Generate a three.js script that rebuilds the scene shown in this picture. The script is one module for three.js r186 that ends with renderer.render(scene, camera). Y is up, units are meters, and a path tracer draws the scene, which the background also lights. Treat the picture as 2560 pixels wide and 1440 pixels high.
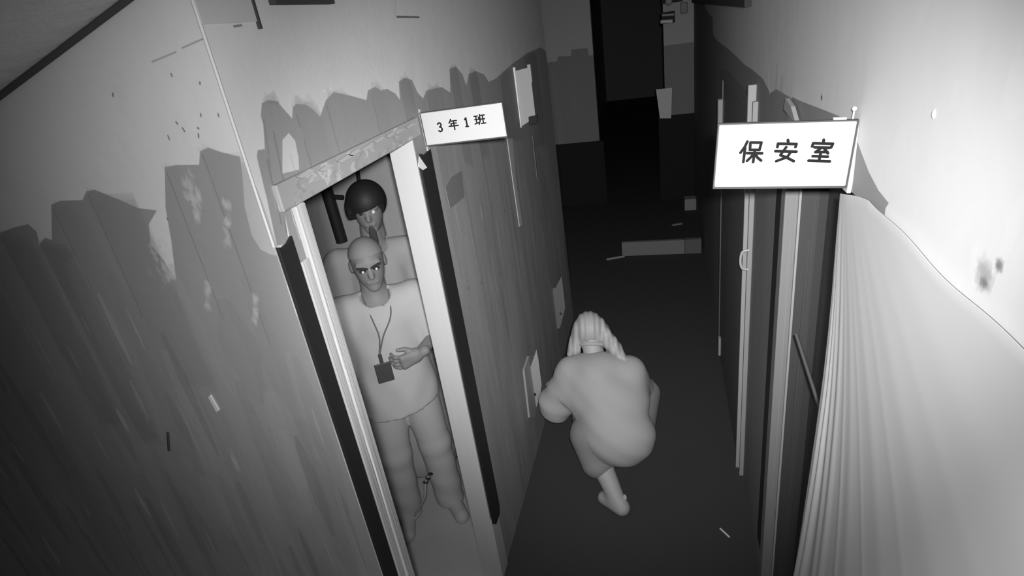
import * as THREE from 'three';
import { RoundedBoxGeometry } from 'three/addons/geometries/RoundedBoxGeometry.js';
import { mergeGeometries } from 'three/addons/utils/BufferGeometryUtils.js';

// ---------------------------------------------------------------- camera, light, exposure
const scene = new THREE.Scene();
scene.background = new THREE.Color(0x000000);
const renderer = new THREE.WebGLRenderer({ antialias: true });
renderer.toneMapping = THREE.LinearToneMapping;
renderer.toneMappingExposure = 1.0;
renderer.shadowMap.enabled = true;

const EYE = new THREE.Vector3(0, 2.5, 0), F = 1442.12, CX = 1280, CY = 720;
const V = (x, y, z) => new THREE.Vector3(x, y, z);
// directions of the corridor, of straight down and of the right hand, seen from the camera (x right, y down, z ahead)
const ahead = V(370, -720, F).normalize(), down = V(470, 3130, F).normalize();
const right = V().crossVectors(down, ahead).normalize();
const toWorld = (c) => V(right.dot(c), -down.dot(c), -ahead.dot(c));
const camera = new THREE.PerspectiveCamera(2 * Math.atan(720 / F) * 180 / Math.PI, 2560 / 1440, 0.02, 60);
camera.position.copy(EYE);
camera.setRotationFromMatrix(new THREE.Matrix4().makeBasis(toWorld(V(1, 0, 0)), toWorld(V(0, -1, 0)), toWorld(V(0, 0, -1))));
scene.add(camera);

// infrared lamps of the security camera: wide and narrow diode, plus an added spot for the corner
function irLamp(pos, target, cd, angle, radius) {
  const l = new THREE.SpotLight(0xffffff, cd, 0, angle, 1, 2);
  l.position.copy(pos); l.target.position.copy(target); l.castShadow = true;
  l.shadow.radius = radius; l.shadow.mapSize.set(2048, 2048); l.shadow.camera.near = 0.05; l.shadow.camera.far = 20;
  scene.add(l, l.target);
}
irLamp(V(-0.035, 2.535, 0.0), V(-0.12, 0.2, -1.2), 4.9, 1.12, 1.0);
irLamp(V(-0.06, 2.52, 0.0), V(-0.8, 2.1, -1.2), 5.2, 0.53, 1.0);  // extra spot, added to brighten the left wall corner
irLamp(V(0.035, 2.535, 0.0), V(-0.4, 0.95, -4.4), 24, 0.63, 1.0);

// ---------------------------------------------------------------- helpers
let seed = 7;
const rnd = () => { seed = (seed * 1664525 + 1013904223) >>> 0; return seed / 4294967296; };
const rr = (a, b) => a + (b - a) * rnd();
const used = {};
const numbered = (n) => { const k = used[n] = (used[n] ?? -1) + 1; return k ? `${n}_${String(k).padStart(3, '0')}` : n; };
const ray = (px, py) => toWorld(V(px - CX, py - CY, F));
const onX = (px, py, x) => { const d = ray(px, py); return EYE.clone().addScaledVector(d, x / d.x); };
const onY = (px, py, y) => { const d = ray(px, py); return EYE.clone().addScaledVector(d, (y - 2.5) / d.y); };
const onZ = (px, py, z) => { const d = ray(px, py); return EYE.clone().addScaledVector(d, z / d.z); };
const XL = -0.835, XR = 0.39, ZA = -1.03;     // left wall, right wall, front wall

function mesh(name, geo, mat, parent) {
  const m = new THREE.Mesh(Array.isArray(geo) ? (geo.length > 1 ? mergeGeometries(geo.map(clean)) : geo[0]) : geo, mat);
  m.name = parent ? name : numbered(name); m.castShadow = m.receiveShadow = true;
  (parent ?? scene).add(m);
  return m;
}
function clean(g) {
  g = g.index ? g.toNonIndexed() : g;
  for (const k of Object.keys(g.attributes)) if (!['position', 'normal', 'uv'].includes(k)) g.deleteAttribute(k);
  if (!g.attributes.uv) g.setAttribute('uv', new THREE.BufferAttribute(new Float32Array(g.attributes.position.count * 2), 2));
  return g;
}
function tag(o, label, category, group) { o.userData = { label, category }; if (group) o.userData.group = group; return o; }
function struct(o) { o.userData.kind = 'structure'; return o; }
function thing(name, label, category, pos = [0, 0, 0], group) {
  const g = new THREE.Group(); g.name = numbered(name); g.position.set(...pos); scene.add(g);
  return tag(g, label, category, group);
}
function box(x0, x1, y0, y1, z0, z1, r = 0) {
  const a = Math.abs(x1 - x0), b = Math.abs(y1 - y0), c = Math.abs(z1 - z0);
  const g = r ? new RoundedBoxGeometry(a, b, c, 2, Math.min(r, a / 2.1, b / 2.1, c / 2.1)) : new THREE.BoxGeometry(a, b, c);
  g.translate((x0 + x1) / 2, (y0 + y1) / 2, (z0 + z1) / 2);
  return g;
}
// uv from world coordinates: axis x -> (z, y), axis z -> (x, y), axis y -> (x, z)
function planar(g, axis, u0, u1, v0, v1) {
  const p = g.attributes.position, uv = new Float32Array(p.count * 2);
  for (let i = 0; i < p.count; i++) {
    const u = axis === 'x' ? p.getZ(i) : p.getX(i), v = axis === 'y' ? p.getZ(i) : p.getY(i);
    uv[2 * i] = (u - u0) / (u1 - u0); uv[2 * i + 1] = (v - v0) / (v1 - v0);
  }
  g.setAttribute('uv', new THREE.BufferAttribute(uv, 2));
  return g;
}
// flat piece with thickness from an outline of points [u, v] on a wall; axis x: u = z; axis z: u = x; normal offset n0..n1
function plate(pts, axis, n0, n1, bevel = 0) {
  const s = new THREE.Shape(pts.map(([u, v]) => new THREE.Vector2(u, v)));
  const t = Math.abs(n1 - n0), lo = Math.min(n0, n1);
  const g = new THREE.ExtrudeGeometry(s, { depth: t - 2 * bevel, bevelEnabled: bevel > 0, bevelSize: bevel, bevelThickness: bevel, bevelSegments: 1, bevelOffset: -bevel });
  g.translate(0, 0, bevel);
  if (axis === 'x') { g.applyMatrix4(new THREE.Matrix4().set(0, 0, 1, lo, 0, 1, 0, 0, -1, 0, 0, 0, 0, 0, 0, 1)); }
  else g.translate(0, 0, lo);
  return g;
}
const plateX = (ptsZY, x0, x1, bevel) => plate(ptsZY.map(([z, y]) => [-z, y]), 'x', x0, x1, bevel);
const rod = (a, b, r, seg = 10) => {
  const d = b.clone().sub(a), g = new THREE.CylinderGeometry(r, r, d.length(), seg);
  g.applyQuaternion(new THREE.Quaternion().setFromUnitVectors(V(0, 1, 0), d.clone().normalize()));
  g.translate((a.x + b.x) / 2, (a.y + b.y) / 2, (a.z + b.z) / 2);
  return g;
};
const tube = (pts, r, n = 40, seg = 8) => new THREE.TubeGeometry(new THREE.CatmullRomCurve3(pts), n, r, seg, false);

// ---------------------------------------------------------------- textures
const G = (v, a = 1) => `rgba(${v},${v},${v},${a})`;
function canvasTex(w, h, draw) {
  const c = document.createElement('canvas'); c.width = w; c.height = h;
  const x = c.getContext('2d'); draw(x, w, h);
  const t = new THREE.CanvasTexture(c); t.colorSpace = THREE.SRGBColorSpace; t.anisotropy = 8;
  return t;
}
function noiseTex(n, cells, soft) {
  const d = new Uint8Array(n * n * 4), grids = cells.map((c) => ({ c, g: Array.from({ length: c * c }, rnd) }));
  for (let y = 0; y < n; y++) for (let x = 0; x < n; x++) {
    let s = 0, w = 0;
    grids.forEach(({ c, g }, k) => {
      const fx = x / n * c, fy = y / n * c, ix = Math.floor(fx), iy = Math.floor(fy);
      let u = fx - ix, v = fy - iy; u = u * u * (3 - 2 * u); v = v * v * (3 - 2 * v);
      const q = (i, j) => g[((iy + j) % c) * c + (ix + i) % c], a = Math.pow(soft, k);
      s += a * ((q(0, 0) * (1 - u) + q(1, 0) * u) * (1 - v) + (q(0, 1) * (1 - u) + q(1, 1) * u) * v); w += a;
    });
    const val = s / w * 255, i = 4 * (y * n + x); d[i] = d[i + 1] = d[i + 2] = val; d[i + 3] = 255;
  }
  const t = new THREE.DataTexture(d, n, n); t.magFilter = THREE.LinearFilter; t.minFilter = THREE.LinearMipmapLinearFilter;
  t.generateMipmaps = true; t.wrapS = t.wrapT = THREE.RepeatWrapping; t.needsUpdate = true;
  return t;
}
const plasterNoise = noiseTex(512, [6, 14, 40, 110], 0.6);
const rep = (t, u, v) => { const c = t.clone(); c.repeat.set(u, v); c.needsUpdate = true; return c; };
const std = (v, o = {}) => { const m = new THREE.MeshStandardMaterial({ roughness: 0.85, ...o }); m.color.setRGB(v, v, v); return m; };
// draws on a wall given in world units; S gives a canvas with to() from wall units to pixels
function wallTexture(w, h, u0, u1, v0, v1, draw) {
  return canvasTex(w, h, (x) => {
    const to = (u, v) => [(u - u0) / (u1 - u0) * w, h - (v - v0) / (v1 - v0) * h];
    const ppm = h / (v1 - v0);
    const poly = (pts, style) => { x.fillStyle = style; x.beginPath(); pts.forEach(([u, v], i) => { const [a, b] = to(u, v); i ? x.lineTo(a, b) : x.moveTo(a, b); }); x.closePath(); x.fill(); };
    const soft = (pts, tone, a) => { for (let k = 0; k < 6; k++) { const m = 0.012; poly(pts.map(([u, v]) => [u + rr(-m, m), v + rr(-m, m) * 2]), G(tone, a / 4)); } };
    const line = (pts, style, width) => { x.strokeStyle = style; x.lineWidth = Math.max(1, width * ppm); x.lineCap = 'round'; x.lineJoin = 'round'; x.beginPath(); pts.forEach(([u, v], i) => { const [a, b] = to(u, v); i ? x.lineTo(a, b) : x.moveTo(a, b); }); x.stroke(); };
    const streaks = (n, a0, a1, b0, b1, tones, wid, len, alpha) => {
      for (let i = 0; i < n; i++) {
        const u = rr(a0, a1), v = rr(b0, b1), L = rr(...len), W = rr(...wid), k = rr(-0.03, 0.03), pts = [], back = [];
        for (let j = 0; j <= 6; j++) {
          const f = j / 6, half = W * 0.5 * Math.sin(Math.PI * (0.12 + 0.8 * f)) * rr(0.75, 1.1);
          pts.push([u + k * f * L + half, v - f * L]); back.unshift([u + k * f * L - half, v - f * L]);
        }
        poly([...pts, ...back], G(tones[Math.floor(rnd() * tones.length)], rr(...alpha)));
      }
    };
    const specks = (n, a0, a1, b0, b1, tones, size, alpha) => {
      for (let i = 0; i < n; i++) {
        const [a, b] = to(rr(a0, a1), rr(b0, b1)), r = rr(...size) * ppm;
        x.fillStyle = G(tones[Math.floor(rnd() * tones.length)], rr(...alpha));
        x.beginPath(); x.ellipse(a, b, r * rr(0.4, 1), r * rr(0.8, 1.6), rr(-0.4, 0.4), 0, 7); x.fill();
      }
    };
    draw({ x, to, poly, soft, line, streaks, specks, ppm });
  });
}
const PALE = 208, PAINT = 146, COAT = [128, 134, 140, 152, 158];
function wallMat(map, bu, bv, bump = 0.0012) {
  const m = new THREE.MeshStandardMaterial({ map, roughness: 0.82, bumpMap: rep(plasterNoise, bu, bv), bumpScale: bump });
  return m;
}

// left wall of the corridor (plane x = XL)
const Bz = (px, py) => { const p = onX(px, py, XL); return [p.z, p.y]; };
const texLeft = wallTexture(2048, 1780, ZA, -4.6, 0, 3.1, ({ poly, soft, line, streaks, specks }) => {
  poly([[0, 0], [0, 3.1], [-5, 3.1], [-5, 0]], G(PALE));
  specks(500, ZA, -4.6, 2.2, 3.1, [198, 214], [0.01, 0.05], [0.06, 0.16]);
  // grey coat rolled on in strokes of uneven height
  const top = [[652, 290], [655, 258], [672, 250], [696, 254], [704, 290], [716, 318], [730, 300], [732, 268], [742, 259], [765, 262], [784, 275], [800, 292], [815, 250], [835, 230], [862, 236], [880, 240], [900, 246], [916, 250], [920, 226], [938, 217], [952, 226], [968, 222], [988, 234], [1000, 250], [997, 204], [1012, 194], [1030, 200], [1044, 232], [1058, 246], [1066, 226], [1105, 218], [1126, 232], [1124, 172], [1140, 166], [1156, 186], [1166, 214], [1172, 184], [1190, 178], [1210, 186], [1222, 205], [1240, 196], [1280, 160], [1320, 132], [1352, 118]].map((p) => Bz(...p));
  const [z0] = top[0], [z1] = top[top.length - 1];
  poly([[-1.1, 2.12], [-1.1, 2.28], [z0, 2.36], ...top, [-4.7, 2.24], [-4.7, -0.1], [z1, -0.1], [ZA - 0.005, -0.1], [ZA - 0.005, 2.1]], G(PAINT));
  // brush marks: each stroke has its own tone and a ridge of paint along its edge
  for (const [a, b, c, t] of [[655, 258, 0.06, 130], [735, 264, 0.1, 140], [812, 244, 0.13, 150], [925, 222, 0.08, 138], [998, 200, 0.09, 124], [1066, 224, 0.15, 132], [1124, 172, 0.1, 122], [1172, 182, 0.13, 112], [1250, 190, 0.3, 116], [1310, 140, 0.4, 112]]) {
    const [z, y] = Bz(a, b), L = rr(0.35, 0.7);
    soft([[z, y - 0.02], [z - c * 0.2, y], [z - c * 0.8, y], [z - c, y - 0.03], [z - c * 1.02, y - L], [z + 0.01, y - L * 0.9]], t, 0.5);
    line([[z, y - 0.02], [z - 0.004, y - L * 0.5], [z - 0.002, y - L]], G(110, 0.5), 0.004);
  }
  poly([[655, 258], [662, 372], [644, 376], [642, 392], [668, 500], [692, 614], [740, 606], [760, 480], [760, 330], [700, 262]].map((p) => Bz(...p)), G(PAINT));
  for (const [a, b, c, d, t] of [[694, 468, 722, 590, 236], [668, 400, 704, 560, 124], [684, 330, 712, 470, 128], [700, 470, 716, 580, 122], [660, 300, 676, 420, 132], [716, 460, 736, 560, 176]]) line([Bz(a, b), Bz(c, d)], G(t, 0.8), 0.006);
  poly([[706, 350], [722, 332], [738, 352], [746, 392], [748, 424], [706, 434]].map((p) => Bz(...p)), G(200));
  streaks(260, -1.95, -4.6, 0.2, 2.3, COAT, [0.03, 0.14], [0.3, 1.0], [0.12, 0.35]);
  streaks(60, -2.3, -4.6, 0.3, 2.1, [116, 122], [0.02, 0.08], [0.2, 0.8], [0.2, 0.4]);
  streaks(40, -2.0, -4.6, 0.1, 1.9, [170, 178], [0.008, 0.03], [0.08, 0.4], [0.2, 0.5]);
  streaks(60, ZA, -1.2, 0.2, 2.3, COAT, [0.01, 0.03], [0.2, 0.6], [0.2, 0.5]);
  specks(20, -2.0, -4.6, 0.2, 2.2, [90, 100], [0.004, 0.012], [0.3, 0.7]);
  // seams and marks on the pale board above the coat
  line([Bz(992, 42), Bz(1048, 43)], G(90, 0.9), 0.006);
  line([Bz(990, -60), Bz(988, 40)], G(180, 0.8), 0.004);
  line([Bz(1206, 0), Bz(1212, 50)], G(228, 0.8), 0.006);
  line([Bz(585, 66), Bz(604, 63)], G(110, 0.9), 0.004);
  specks(3, -1.2, -1.5, 2.35, 2.5, [232], [0.003, 0.006], [0.6, 0.9]);
});
// front wall (plane z = ZA), left of the corridor mouth
const Ax = (px, py) => { const p = onZ(px, py, ZA); return [p.x, p.y]; };
const texFront = wallTexture(2048, 2048, -3.2, XL, 0, 3.1, ({ poly, soft, line, streaks, specks }) => {
  poly([[0, 0], [0, 3.1], [-5, 3.1], [-5, 0]], G(PALE));
  specks(600, -3.2, XL, 2.0, 3.1, [198, 214], [0.01, 0.05], [0.06, 0.14]);
  const top = [[-300, 640], [-60, 600], [0, 582], [30, 570], [70, 560], [92, 580], [98, 612], [112, 594], [130, 600], [128, 512], [150, 502], [206, 500], [216, 478], [236, 474], [300, 500], [345, 520], [392, 526], [372, 560], [376, 610], [408, 650], [440, 700], [428, 600], [414, 520], [412, 418], [440, 413], [498, 412], [500, 378], [520, 369], [552, 380], [600, 392], [606, 440], [612, 520], [630, 590], [652, 624], [676, 636]].map((p) => Ax(...p));
  poly([...top, [XL + 0.1, 2.08], [XL + 0.1, -0.1], [-3.4, -0.1], [-3.4, 2.1]], G(PAINT));
  for (const [a, b, c, t] of [[0, 585, 0.09, 120], [98, 600, 0.08, 118], [128, 512, 0.08, 136], [216, 478, 0.13, 128], [412, 418, 0.09, 150], [502, 374, 0.1, 140]]) {
    const [u, v] = Ax(a, b), L = rr(0.5, 0.9);
    soft([[u, v - 0.01], [u + c, v - 0.03], [u + c * 1.05, v - L], [u - 0.01, v - L]], t, 0.5);
    line([[u, v - 0.01], [u - 0.002, v - L * 0.6]], G(112, 0.55), 0.004);
  }
  streaks(340, -3.2, XL - 0.02, 0.2, 2.15, COAT, [0.02, 0.12], [0.25, 0.9], [0.12, 0.34]);
  streaks(70, -2.4, XL - 0.02, 0.2, 2.0, [112, 120], [0.01, 0.05], [0.1, 0.5], [0.2, 0.45]);
  streaks(60, -2.4, XL - 0.02, 0.3, 2.1, [172, 184], [0.006, 0.02], [0.05, 0.25], [0.25, 0.6]);
  // flaked paint
  for (const [a, b, w, h] of [[470, 470, 18, 60], [490, 520, 14, 70], [566, 560, 14, 90], [395, 640, 34, 70], [420, 680, 24, 40], [520, 740, 8, 60], [640, 770, 8, 60]]) {
    for (let i = 0; i < 26; i++) { const [u, v] = Ax(a + rr(-w, w) * 0.6, b + rr(-h, h) * 0.6); poly([[u, v + rr(0.004, 0.02)], [u + rr(0.003, 0.009), v], [u, v - rr(0.004, 0.02)], [u - rr(0.003, 0.009), v]], G(186, rr(0.12, 0.4))); }
  }
  line([Ax(380, 155), Ax(440, 130)], G(150, 0.8), 0.003); line([Ax(455, 120), Ax(578, 66)], G(140, 0.8), 0.003);
  for (const [a, b] of [[562, 20], [556, 58], [560, 98], [558, 150], [565, 180], [560, 196], [552, 224], [428, 185], [500, 206], [282, 233], [502, 285], [545, 285], [598, 308], [494, 320], [496, 335], [440, 305], [456, 320], [420, 340], [418, 546]]) {
    const [u, v] = Ax(a, b); line([[u, v], [u + rr(-0.003, 0.003), v - rr(0.001, 0.008)]], G(96, 0.85), 0.004);
  }
});
// right wall (plane x = XR): near part and far part
const Rz = (px, py) => { const p = onX(px, py, XR); return [p.z, p.y]; };
const ZS = -2.02;
const texRightNear = wallTexture(2048, 2048, 0.7, ZS, 0, 3.1, ({ poly, line, specks, streaks }) => {
  poly([[2, 0], [2, 3.1], [-5, 3.1], [-5, 0]], G(206));
  specks(500, 0.7, ZS, 1.8, 3.1, [204, 220], [0.01, 0.06], [0.05, 0.14]);
  poly([[-3, 2.16], [-2.03, 2.15], Rz(1944, 244), Rz(1960, 232), Rz(2000, 252), Rz(2062, 276), Rz(2126, 302), Rz(2150, 372), Rz(2172, 430), Rz(2196, 476), Rz(2222, 508), Rz(2214, 520), [-1.14, 2.05], [-1.14, 0], [-3, 0]], G(132));
  const blot = (px, py, n, s, tone) => { const [u, v] = Rz(px, py); for (let i = 0; i < n; i++) poly(Array.from({ length: 7 }, (_, k) => [u + s * (Math.cos(k * 0.9) * rr(0.3, 0.7) + rr(-0.5, 0.5)), v + s * (Math.sin(k * 0.9) * rr(0.3, 0.7) + rr(-0.5, 0.5))]), G(tone, 0.16)); };
  blot(2054, 243, 14, 0.012, 70); blot(1972, 214, 8, 0.008, 110);
  blot(2462, 690, 14, 0.03, 150); blot(2498, 662, 16, 0.012, 110); blot(2460, 708, 14, 0.012, 110);
  blot(2336, 285, 8, 0.005, 245);
});
const texRightFar = wallTexture(2048, 1060, ZS, -8, 0, 3.1, ({ poly, line, specks, streaks }) => {
  poly([[2, 0], [2, 3.1], [-9, 3.1], [-9, 0]], G(204));
  specks(300, ZS, -8, 2.1, 3.1, [196, 212], [0.02, 0.08], [0.06, 0.16]);
  poly([[-1.9, 2.17], [-2.3, 2.16], [-2.42, 2.13], [-2.6, 2.16], [-2.9, 2.165], [-3.15, 2.16], [-3.5, 2.17], [-4.1, 2.18], [-4.7, 2.18], [-5.1, 2.2], [-5.15, 2.32], [-5.8, 2.36], [-6.2, 2.42], [-9, 2.45], [-9, 0], [-1.9, 0]], G(134));
  streaks(120, ZS, -8, 0.3, 2.25, [122, 128, 140, 144], [0.04, 0.16], [0.3, 1.1], [0.15, 0.4]);
  line([Rz(1912, -60), Rz(1914, 100), Rz(1924, 232)], G(225, 0.7), 0.012);
});
const texFar = wallTexture(1024, 1024, -3.2, XR + 0.1, 0, 3.1, ({ poly, streaks, specks }) => {
  poly([[3, 0], [3, 3.1], [-5, 3.1], [-5, 0]], G(196));
  poly([[3, 1.98], [-0.8, 1.98], [-0.9, 1.98], [-0.91, 2.07], [-1.12, 2.08], [-1.13, 2.0], [-1.3, 2.02], [-1.32, 1.96], [-5, 1.96], [-5, 0], [3, 0]], G(150));
  streaks(60, -3.2, XR, 0.8, 2.0, [144, 156], [0.05, 0.15], [0.3, 0.9], [0.15, 0.4]);
});
const texRoom = wallTexture(1024, 1024, -3.2, XL, 0, 3.1, ({ poly, streaks, specks }) => {
  poly([[3, 0], [3, 3.1], [-5, 3.1], [-5, 0]], G(172));
  streaks(140, -3.2, XL, 0.3, 2.9, [160, 166, 178, 182], [0.04, 0.16], [0.3, 0.9], [0.12, 0.35]);
  specks(12, -2.6, -1.2, 1.2, 2.4, [100], [0.004, 0.012], [0.4, 0.7]);
});
const woodTex = (base, lo, hi, n) => canvasTex(256, 1024, (x, w, h) => {
  x.fillStyle = G(base); x.fillRect(0, 0, w, h);
  for (let i = 0; i < n; i++) {
    const a = rr(0, w), l = rr(60, 600), y = rr(-100, h), t = rnd() < 0.5 ? lo : hi;
    x.strokeStyle = G(t, rr(0.15, 0.7)); x.lineWidth = rr(1, 9);
    x.beginPath(); x.moveTo(a, y); x.bezierCurveTo(a + rr(-8, 8), y + l * 0.3, a + rr(-8, 8), y + l * 0.6, a + rr(-6, 6), y + l); x.stroke();
  }
});
const M = {
  left: wallMat(texLeft, 6, 5.2), front: wallMat(texFront, 4, 5.2), rightNear: wallMat(texRightNear, 4.5, 5.2, 0.0004), rightFar: wallMat(texRightFar, 10, 5.2),
  far: wallMat(texFar, 6, 5.2), room: wallMat(texRoom, 4, 5.2),
  ceiling: std(0.5, { bumpMap: rep(plasterNoise, 6, 6), bumpScale: 0.003 }), gapShade: std(0.06),
  floor: std(0.055, { roughness: 0.9, bumpMap: rep(plasterNoise, 10, 20), bumpScale: 0.002 }), roomFloor: std(0.55, { bumpMap: rep(plasterNoise, 4, 4), bumpScale: 0.002 }),
  black: std(0.012, { roughness: 0.7 }), footStrip: std(0.018), dark: std(0.05),
  jamb: new THREE.MeshStandardMaterial({ map: woodTex(186, 176, 194, 40), roughness: 0.75 }),
  rough: new THREE.MeshStandardMaterial({ map: woodTex(188, 96, 245, 190), roughness: 0.85 }),
  lintel: new THREE.MeshStandardMaterial({ map: woodTex(158, 140, 200, 60), roughness: 0.85 }),
  post: new THREE.MeshStandardMaterial({ map: woodTex(132, 118, 150, 50), roughness: 0.8 }),
  darkWood: new THREE.MeshStandardMaterial({ map: woodTex(70, 56, 84, 60), roughness: 0.7 }),
  doorPaint: new THREE.MeshStandardMaterial({ map: woodTex(116, 104, 126, 60), roughness: 0.6 }),
  paper: std(0.78), paperDim: std(0.42), paperGrey: std(0.17), board: std(0.85), chip: std(0.6), sign: std(0.5, { roughness: 0.9 }),
  metal: std(0.75, { metalness: 1, roughness: 0.3 }), steel: std(0.5, { roughness: 0.4 }), trim: std(0.36, { roughness: 0.6 }),
  cloth: std(0.46, { roughness: 0.95, side: THREE.DoubleSide }),
  skin: std(0.26, { roughness: 0.6 }), paleSkin: std(0.42, { roughness: 0.6 }), shirt: std(0.52, { roughness: 0.95 }), trousers: std(0.48, { roughness: 0.95 }), robe: std(0.4, { roughness: 0.95 }),
  greyHair: std(0.3, { roughness: 0.8 }), darkHair: std(0.02, { roughness: 0.6 }), blondHair: std(0.42, { roughness: 0.55 }), brow: std(0.03), eye: std(0.95, { roughness: 0.15 }), badge: std(0.07, { roughness: 0.5 }), cord: std(0.16),
  blouse: std(0.4, { roughness: 0.95 }), shorts: std(0.26, { roughness: 0.95 }),
};

// ---------------------------------------------------------------- the setting
struct(mesh('floor', box(-3.3, 0.9, -0.1, 0, -18.1, 0.8), M.floor));
struct(mesh('floor_room', box(-2.9, XL - 0.02, 0, 0.004, -2.9, ZA - 0.1), M.roomFloor));
const DZ0 = -1.125, DZ1 = -1.875, DY = 2.19;      // door opening in the left wall
struct(mesh('wall_left', planar(mergeGeometries([
  box(XL - 0.085, XL, 0, 3.1, DZ0, ZA - 0.001), box(XL - 0.085, XL, DY, 3.1, DZ1, DZ0), box(XL - 0.085, XL, 0, 3.1, -4.6, DZ1)].map(clean)), 'x', ZA, -4.6, 0, 3.1), M.left));
struct(mesh('wall_front', planar(box(-3.2, XL - 0.0005, 0, 3.1, ZA - 0.1, ZA), 'z', -3.2, XL, 0, 3.1), M.front));
const OZ0 = -1.0, OZ1 = ZS, OY = 2.07;             // doorway behind the sheet in the right wall
struct(mesh('wall_right', planar(mergeGeometries([
  box(XR, XR + 0.1, 0, 3.1, OZ0, 0.7), box(XR, XR + 0.1, OY, 3.1, OZ1, OZ0)].map(clean)), 'x', 0.7, ZS, 0, 3.1), M.rightNear));
struct(mesh('wall_right', planar(box(XR, XR + 0.1, 0, 3.1, -8, ZS), 'x', ZS, -8, 0, 3.1), M.rightFar));
// far end: two stretches of wall with a black opening between them, and a dark room beyond
const FZ = -8;
struct(mesh('wall_far', planar(mergeGeometries([box(-3.2, -0.845, 0, 3.1, FZ - 0.1, FZ), box(0.03, XR + 0.1, 0, 3.1, FZ - 0.1, FZ)].map(clean)), 'z', -3.2, XR + 0.1, 0, 3.1), M.far));
struct(mesh('trim_1', box(-3.2, -0.79, 0, 0.885, FZ, FZ + 0.02), M.footStrip));  // near-black strips covering the dark area at the foot of the far walls
struct(mesh('trim_2', box(-0.06, XR, 0, 1.13, FZ, FZ + 0.02), M.footStrip));
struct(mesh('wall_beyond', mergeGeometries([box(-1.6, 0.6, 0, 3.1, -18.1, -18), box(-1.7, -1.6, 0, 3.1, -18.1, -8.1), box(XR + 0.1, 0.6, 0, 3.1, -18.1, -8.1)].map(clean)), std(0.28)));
struct(mesh('wall_passage', planar(mergeGeometries([box(-3.3, -3.2, 0, 3.1, -8.1, -4.5), box(-3.2, XL - 0.1, 0, 3.1, -4.6, -4.5)].map(clean)), 'x', -4, -9, 0, 3.1), M.room));
// room behind the left doorway
struct(mesh('wall_room_back', planar(box(-3.0, XL - 0.1, 0, 3.1, -3.0, -2.9), 'z', -3.2, XL, 0, 3.1), M.room));
struct(mesh('wall_room_side', planar(box(-3.0, -2.9, 0, 3.1, -2.9, ZA - 0.1), 'x', ZA, -3.4, 0, 3.1), M.room));
struct(mesh('ceiling_room', box(-3.0, XL - 0.1, 2.6, 2.7, -2.9, ZA - 0.1), M.ceiling));
// closet behind the right doorway, its unlit depth put into near-black wall colour
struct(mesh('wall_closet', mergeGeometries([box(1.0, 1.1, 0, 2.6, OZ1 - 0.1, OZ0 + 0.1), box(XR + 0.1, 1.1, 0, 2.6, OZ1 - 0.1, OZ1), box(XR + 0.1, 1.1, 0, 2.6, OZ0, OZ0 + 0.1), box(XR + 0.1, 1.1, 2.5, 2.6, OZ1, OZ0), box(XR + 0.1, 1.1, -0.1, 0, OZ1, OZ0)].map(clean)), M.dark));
// ceilings: sloping over the lobby, flat over the corridor
const c1 = onZ(0, 235, ZA), c2 = onZ(310, 0, ZA), slope = (c2.y - c1.y) / (c2.x - c1.x), cy = (x) => c1.y + slope * (x - c1.x);
{
  const s = new THREE.Shape([new THREE.Vector2(-3.3, cy(-3.3)), new THREE.Vector2(XR + 0.1, cy(XR + 0.1)), new THREE.Vector2(XR + 0.1, 3.3), new THREE.Vector2(-3.3, 3.3)]);
  const g = new THREE.ExtrudeGeometry(s, { depth: 0.8 - ZA - 0.001, bevelEnabled: false }); g.translate(0, 0, ZA + 0.001);
  struct(mesh('ceiling', g, M.ceiling));
  const t = mesh('trim_3', rod(V(-3.15, cy(-3.15) - 0.004, ZA + 0.004), V(XL, cy(XL) - 0.004, ZA + 0.004), 0.008, 8), M.gapShade); struct(t);  // dark rod standing in for the shadow gap under the ceiling
}
struct(mesh('trim_5', rod(V(XL, 2.125, ZA), V(XL, cy(XL), ZA), 0.0035, 8), std(0.62)));
struct(mesh('ceiling', box(-3.3, XR + 0.2, 3.1, 3.2, -18.1, ZA), M.ceiling));
struct(mesh('wall_back', mergeGeometries([box(-3.3, XR + 0.1, 0, 3.2, 0.7, 0.8), box(-3.3, -3.2, 0, 3.2, ZA - 0.1, 0.7)].map(clean)), std(0.55)));

// ---------------------------------------------------------------- left doorway
{
  const t = thing('door_frame', 'rough pale wooden frame of the narrow doorway under the class sign', 'door frame', [XL, 0, -1.5]);
  const o = (g) => g.translate(-XL, 0, 1.5);
  mesh('lintel', o(box(XL - 0.085, XL + 0.012, DY - 0.005, DY + 0.058, DZ1 - 0.06, -1.085, 0.004)), M.lintel, t);
  const lj = mesh('jamb', o(mergeGeometries([box(XL - 0.085, XL + 0.014, 0.004, DY - 0.005, -1.168, -1.128, 0.004), box(XL, XL + 0.01, 0.004, 2.06, -1.126, -1.095, 0.003)].map(clean))), M.rough, t);
  lj.userData.label = 'splintered near jamb with bare wood streaks';
  const rj = mesh('jamb', o(mergeGeometries([box(XL - 0.09, XL + 0.004, 0.004, DY - 0.006, DZ1, DZ1 + 0.01, 0.002), box(XL, XL + 0.008, 0.004, 0.4, DZ1 - 0.092, DZ1 + 0.008, 0.003)].map(clean))), M.jamb, t);
  rj.userData.label = 'smooth bright far jamb';
  // splinters of bare wood along the lintel
  for (let i = 0; i < 9; i++) {
    const z = -1.17 - i * 0.08 + rr(-0.02, 0.02), y = DY + rr(0.045, 0.058);
    mesh('splinter', o(plateX([[z, y], [z - rr(0.03, 0.07), y + 0.004], [z - rr(0.07, 0.1), y - 0.006], [z - 0.02, y - 0.008]], XL + 0.011, XL + 0.018)), M.paperDim, t);
  }
}
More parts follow.
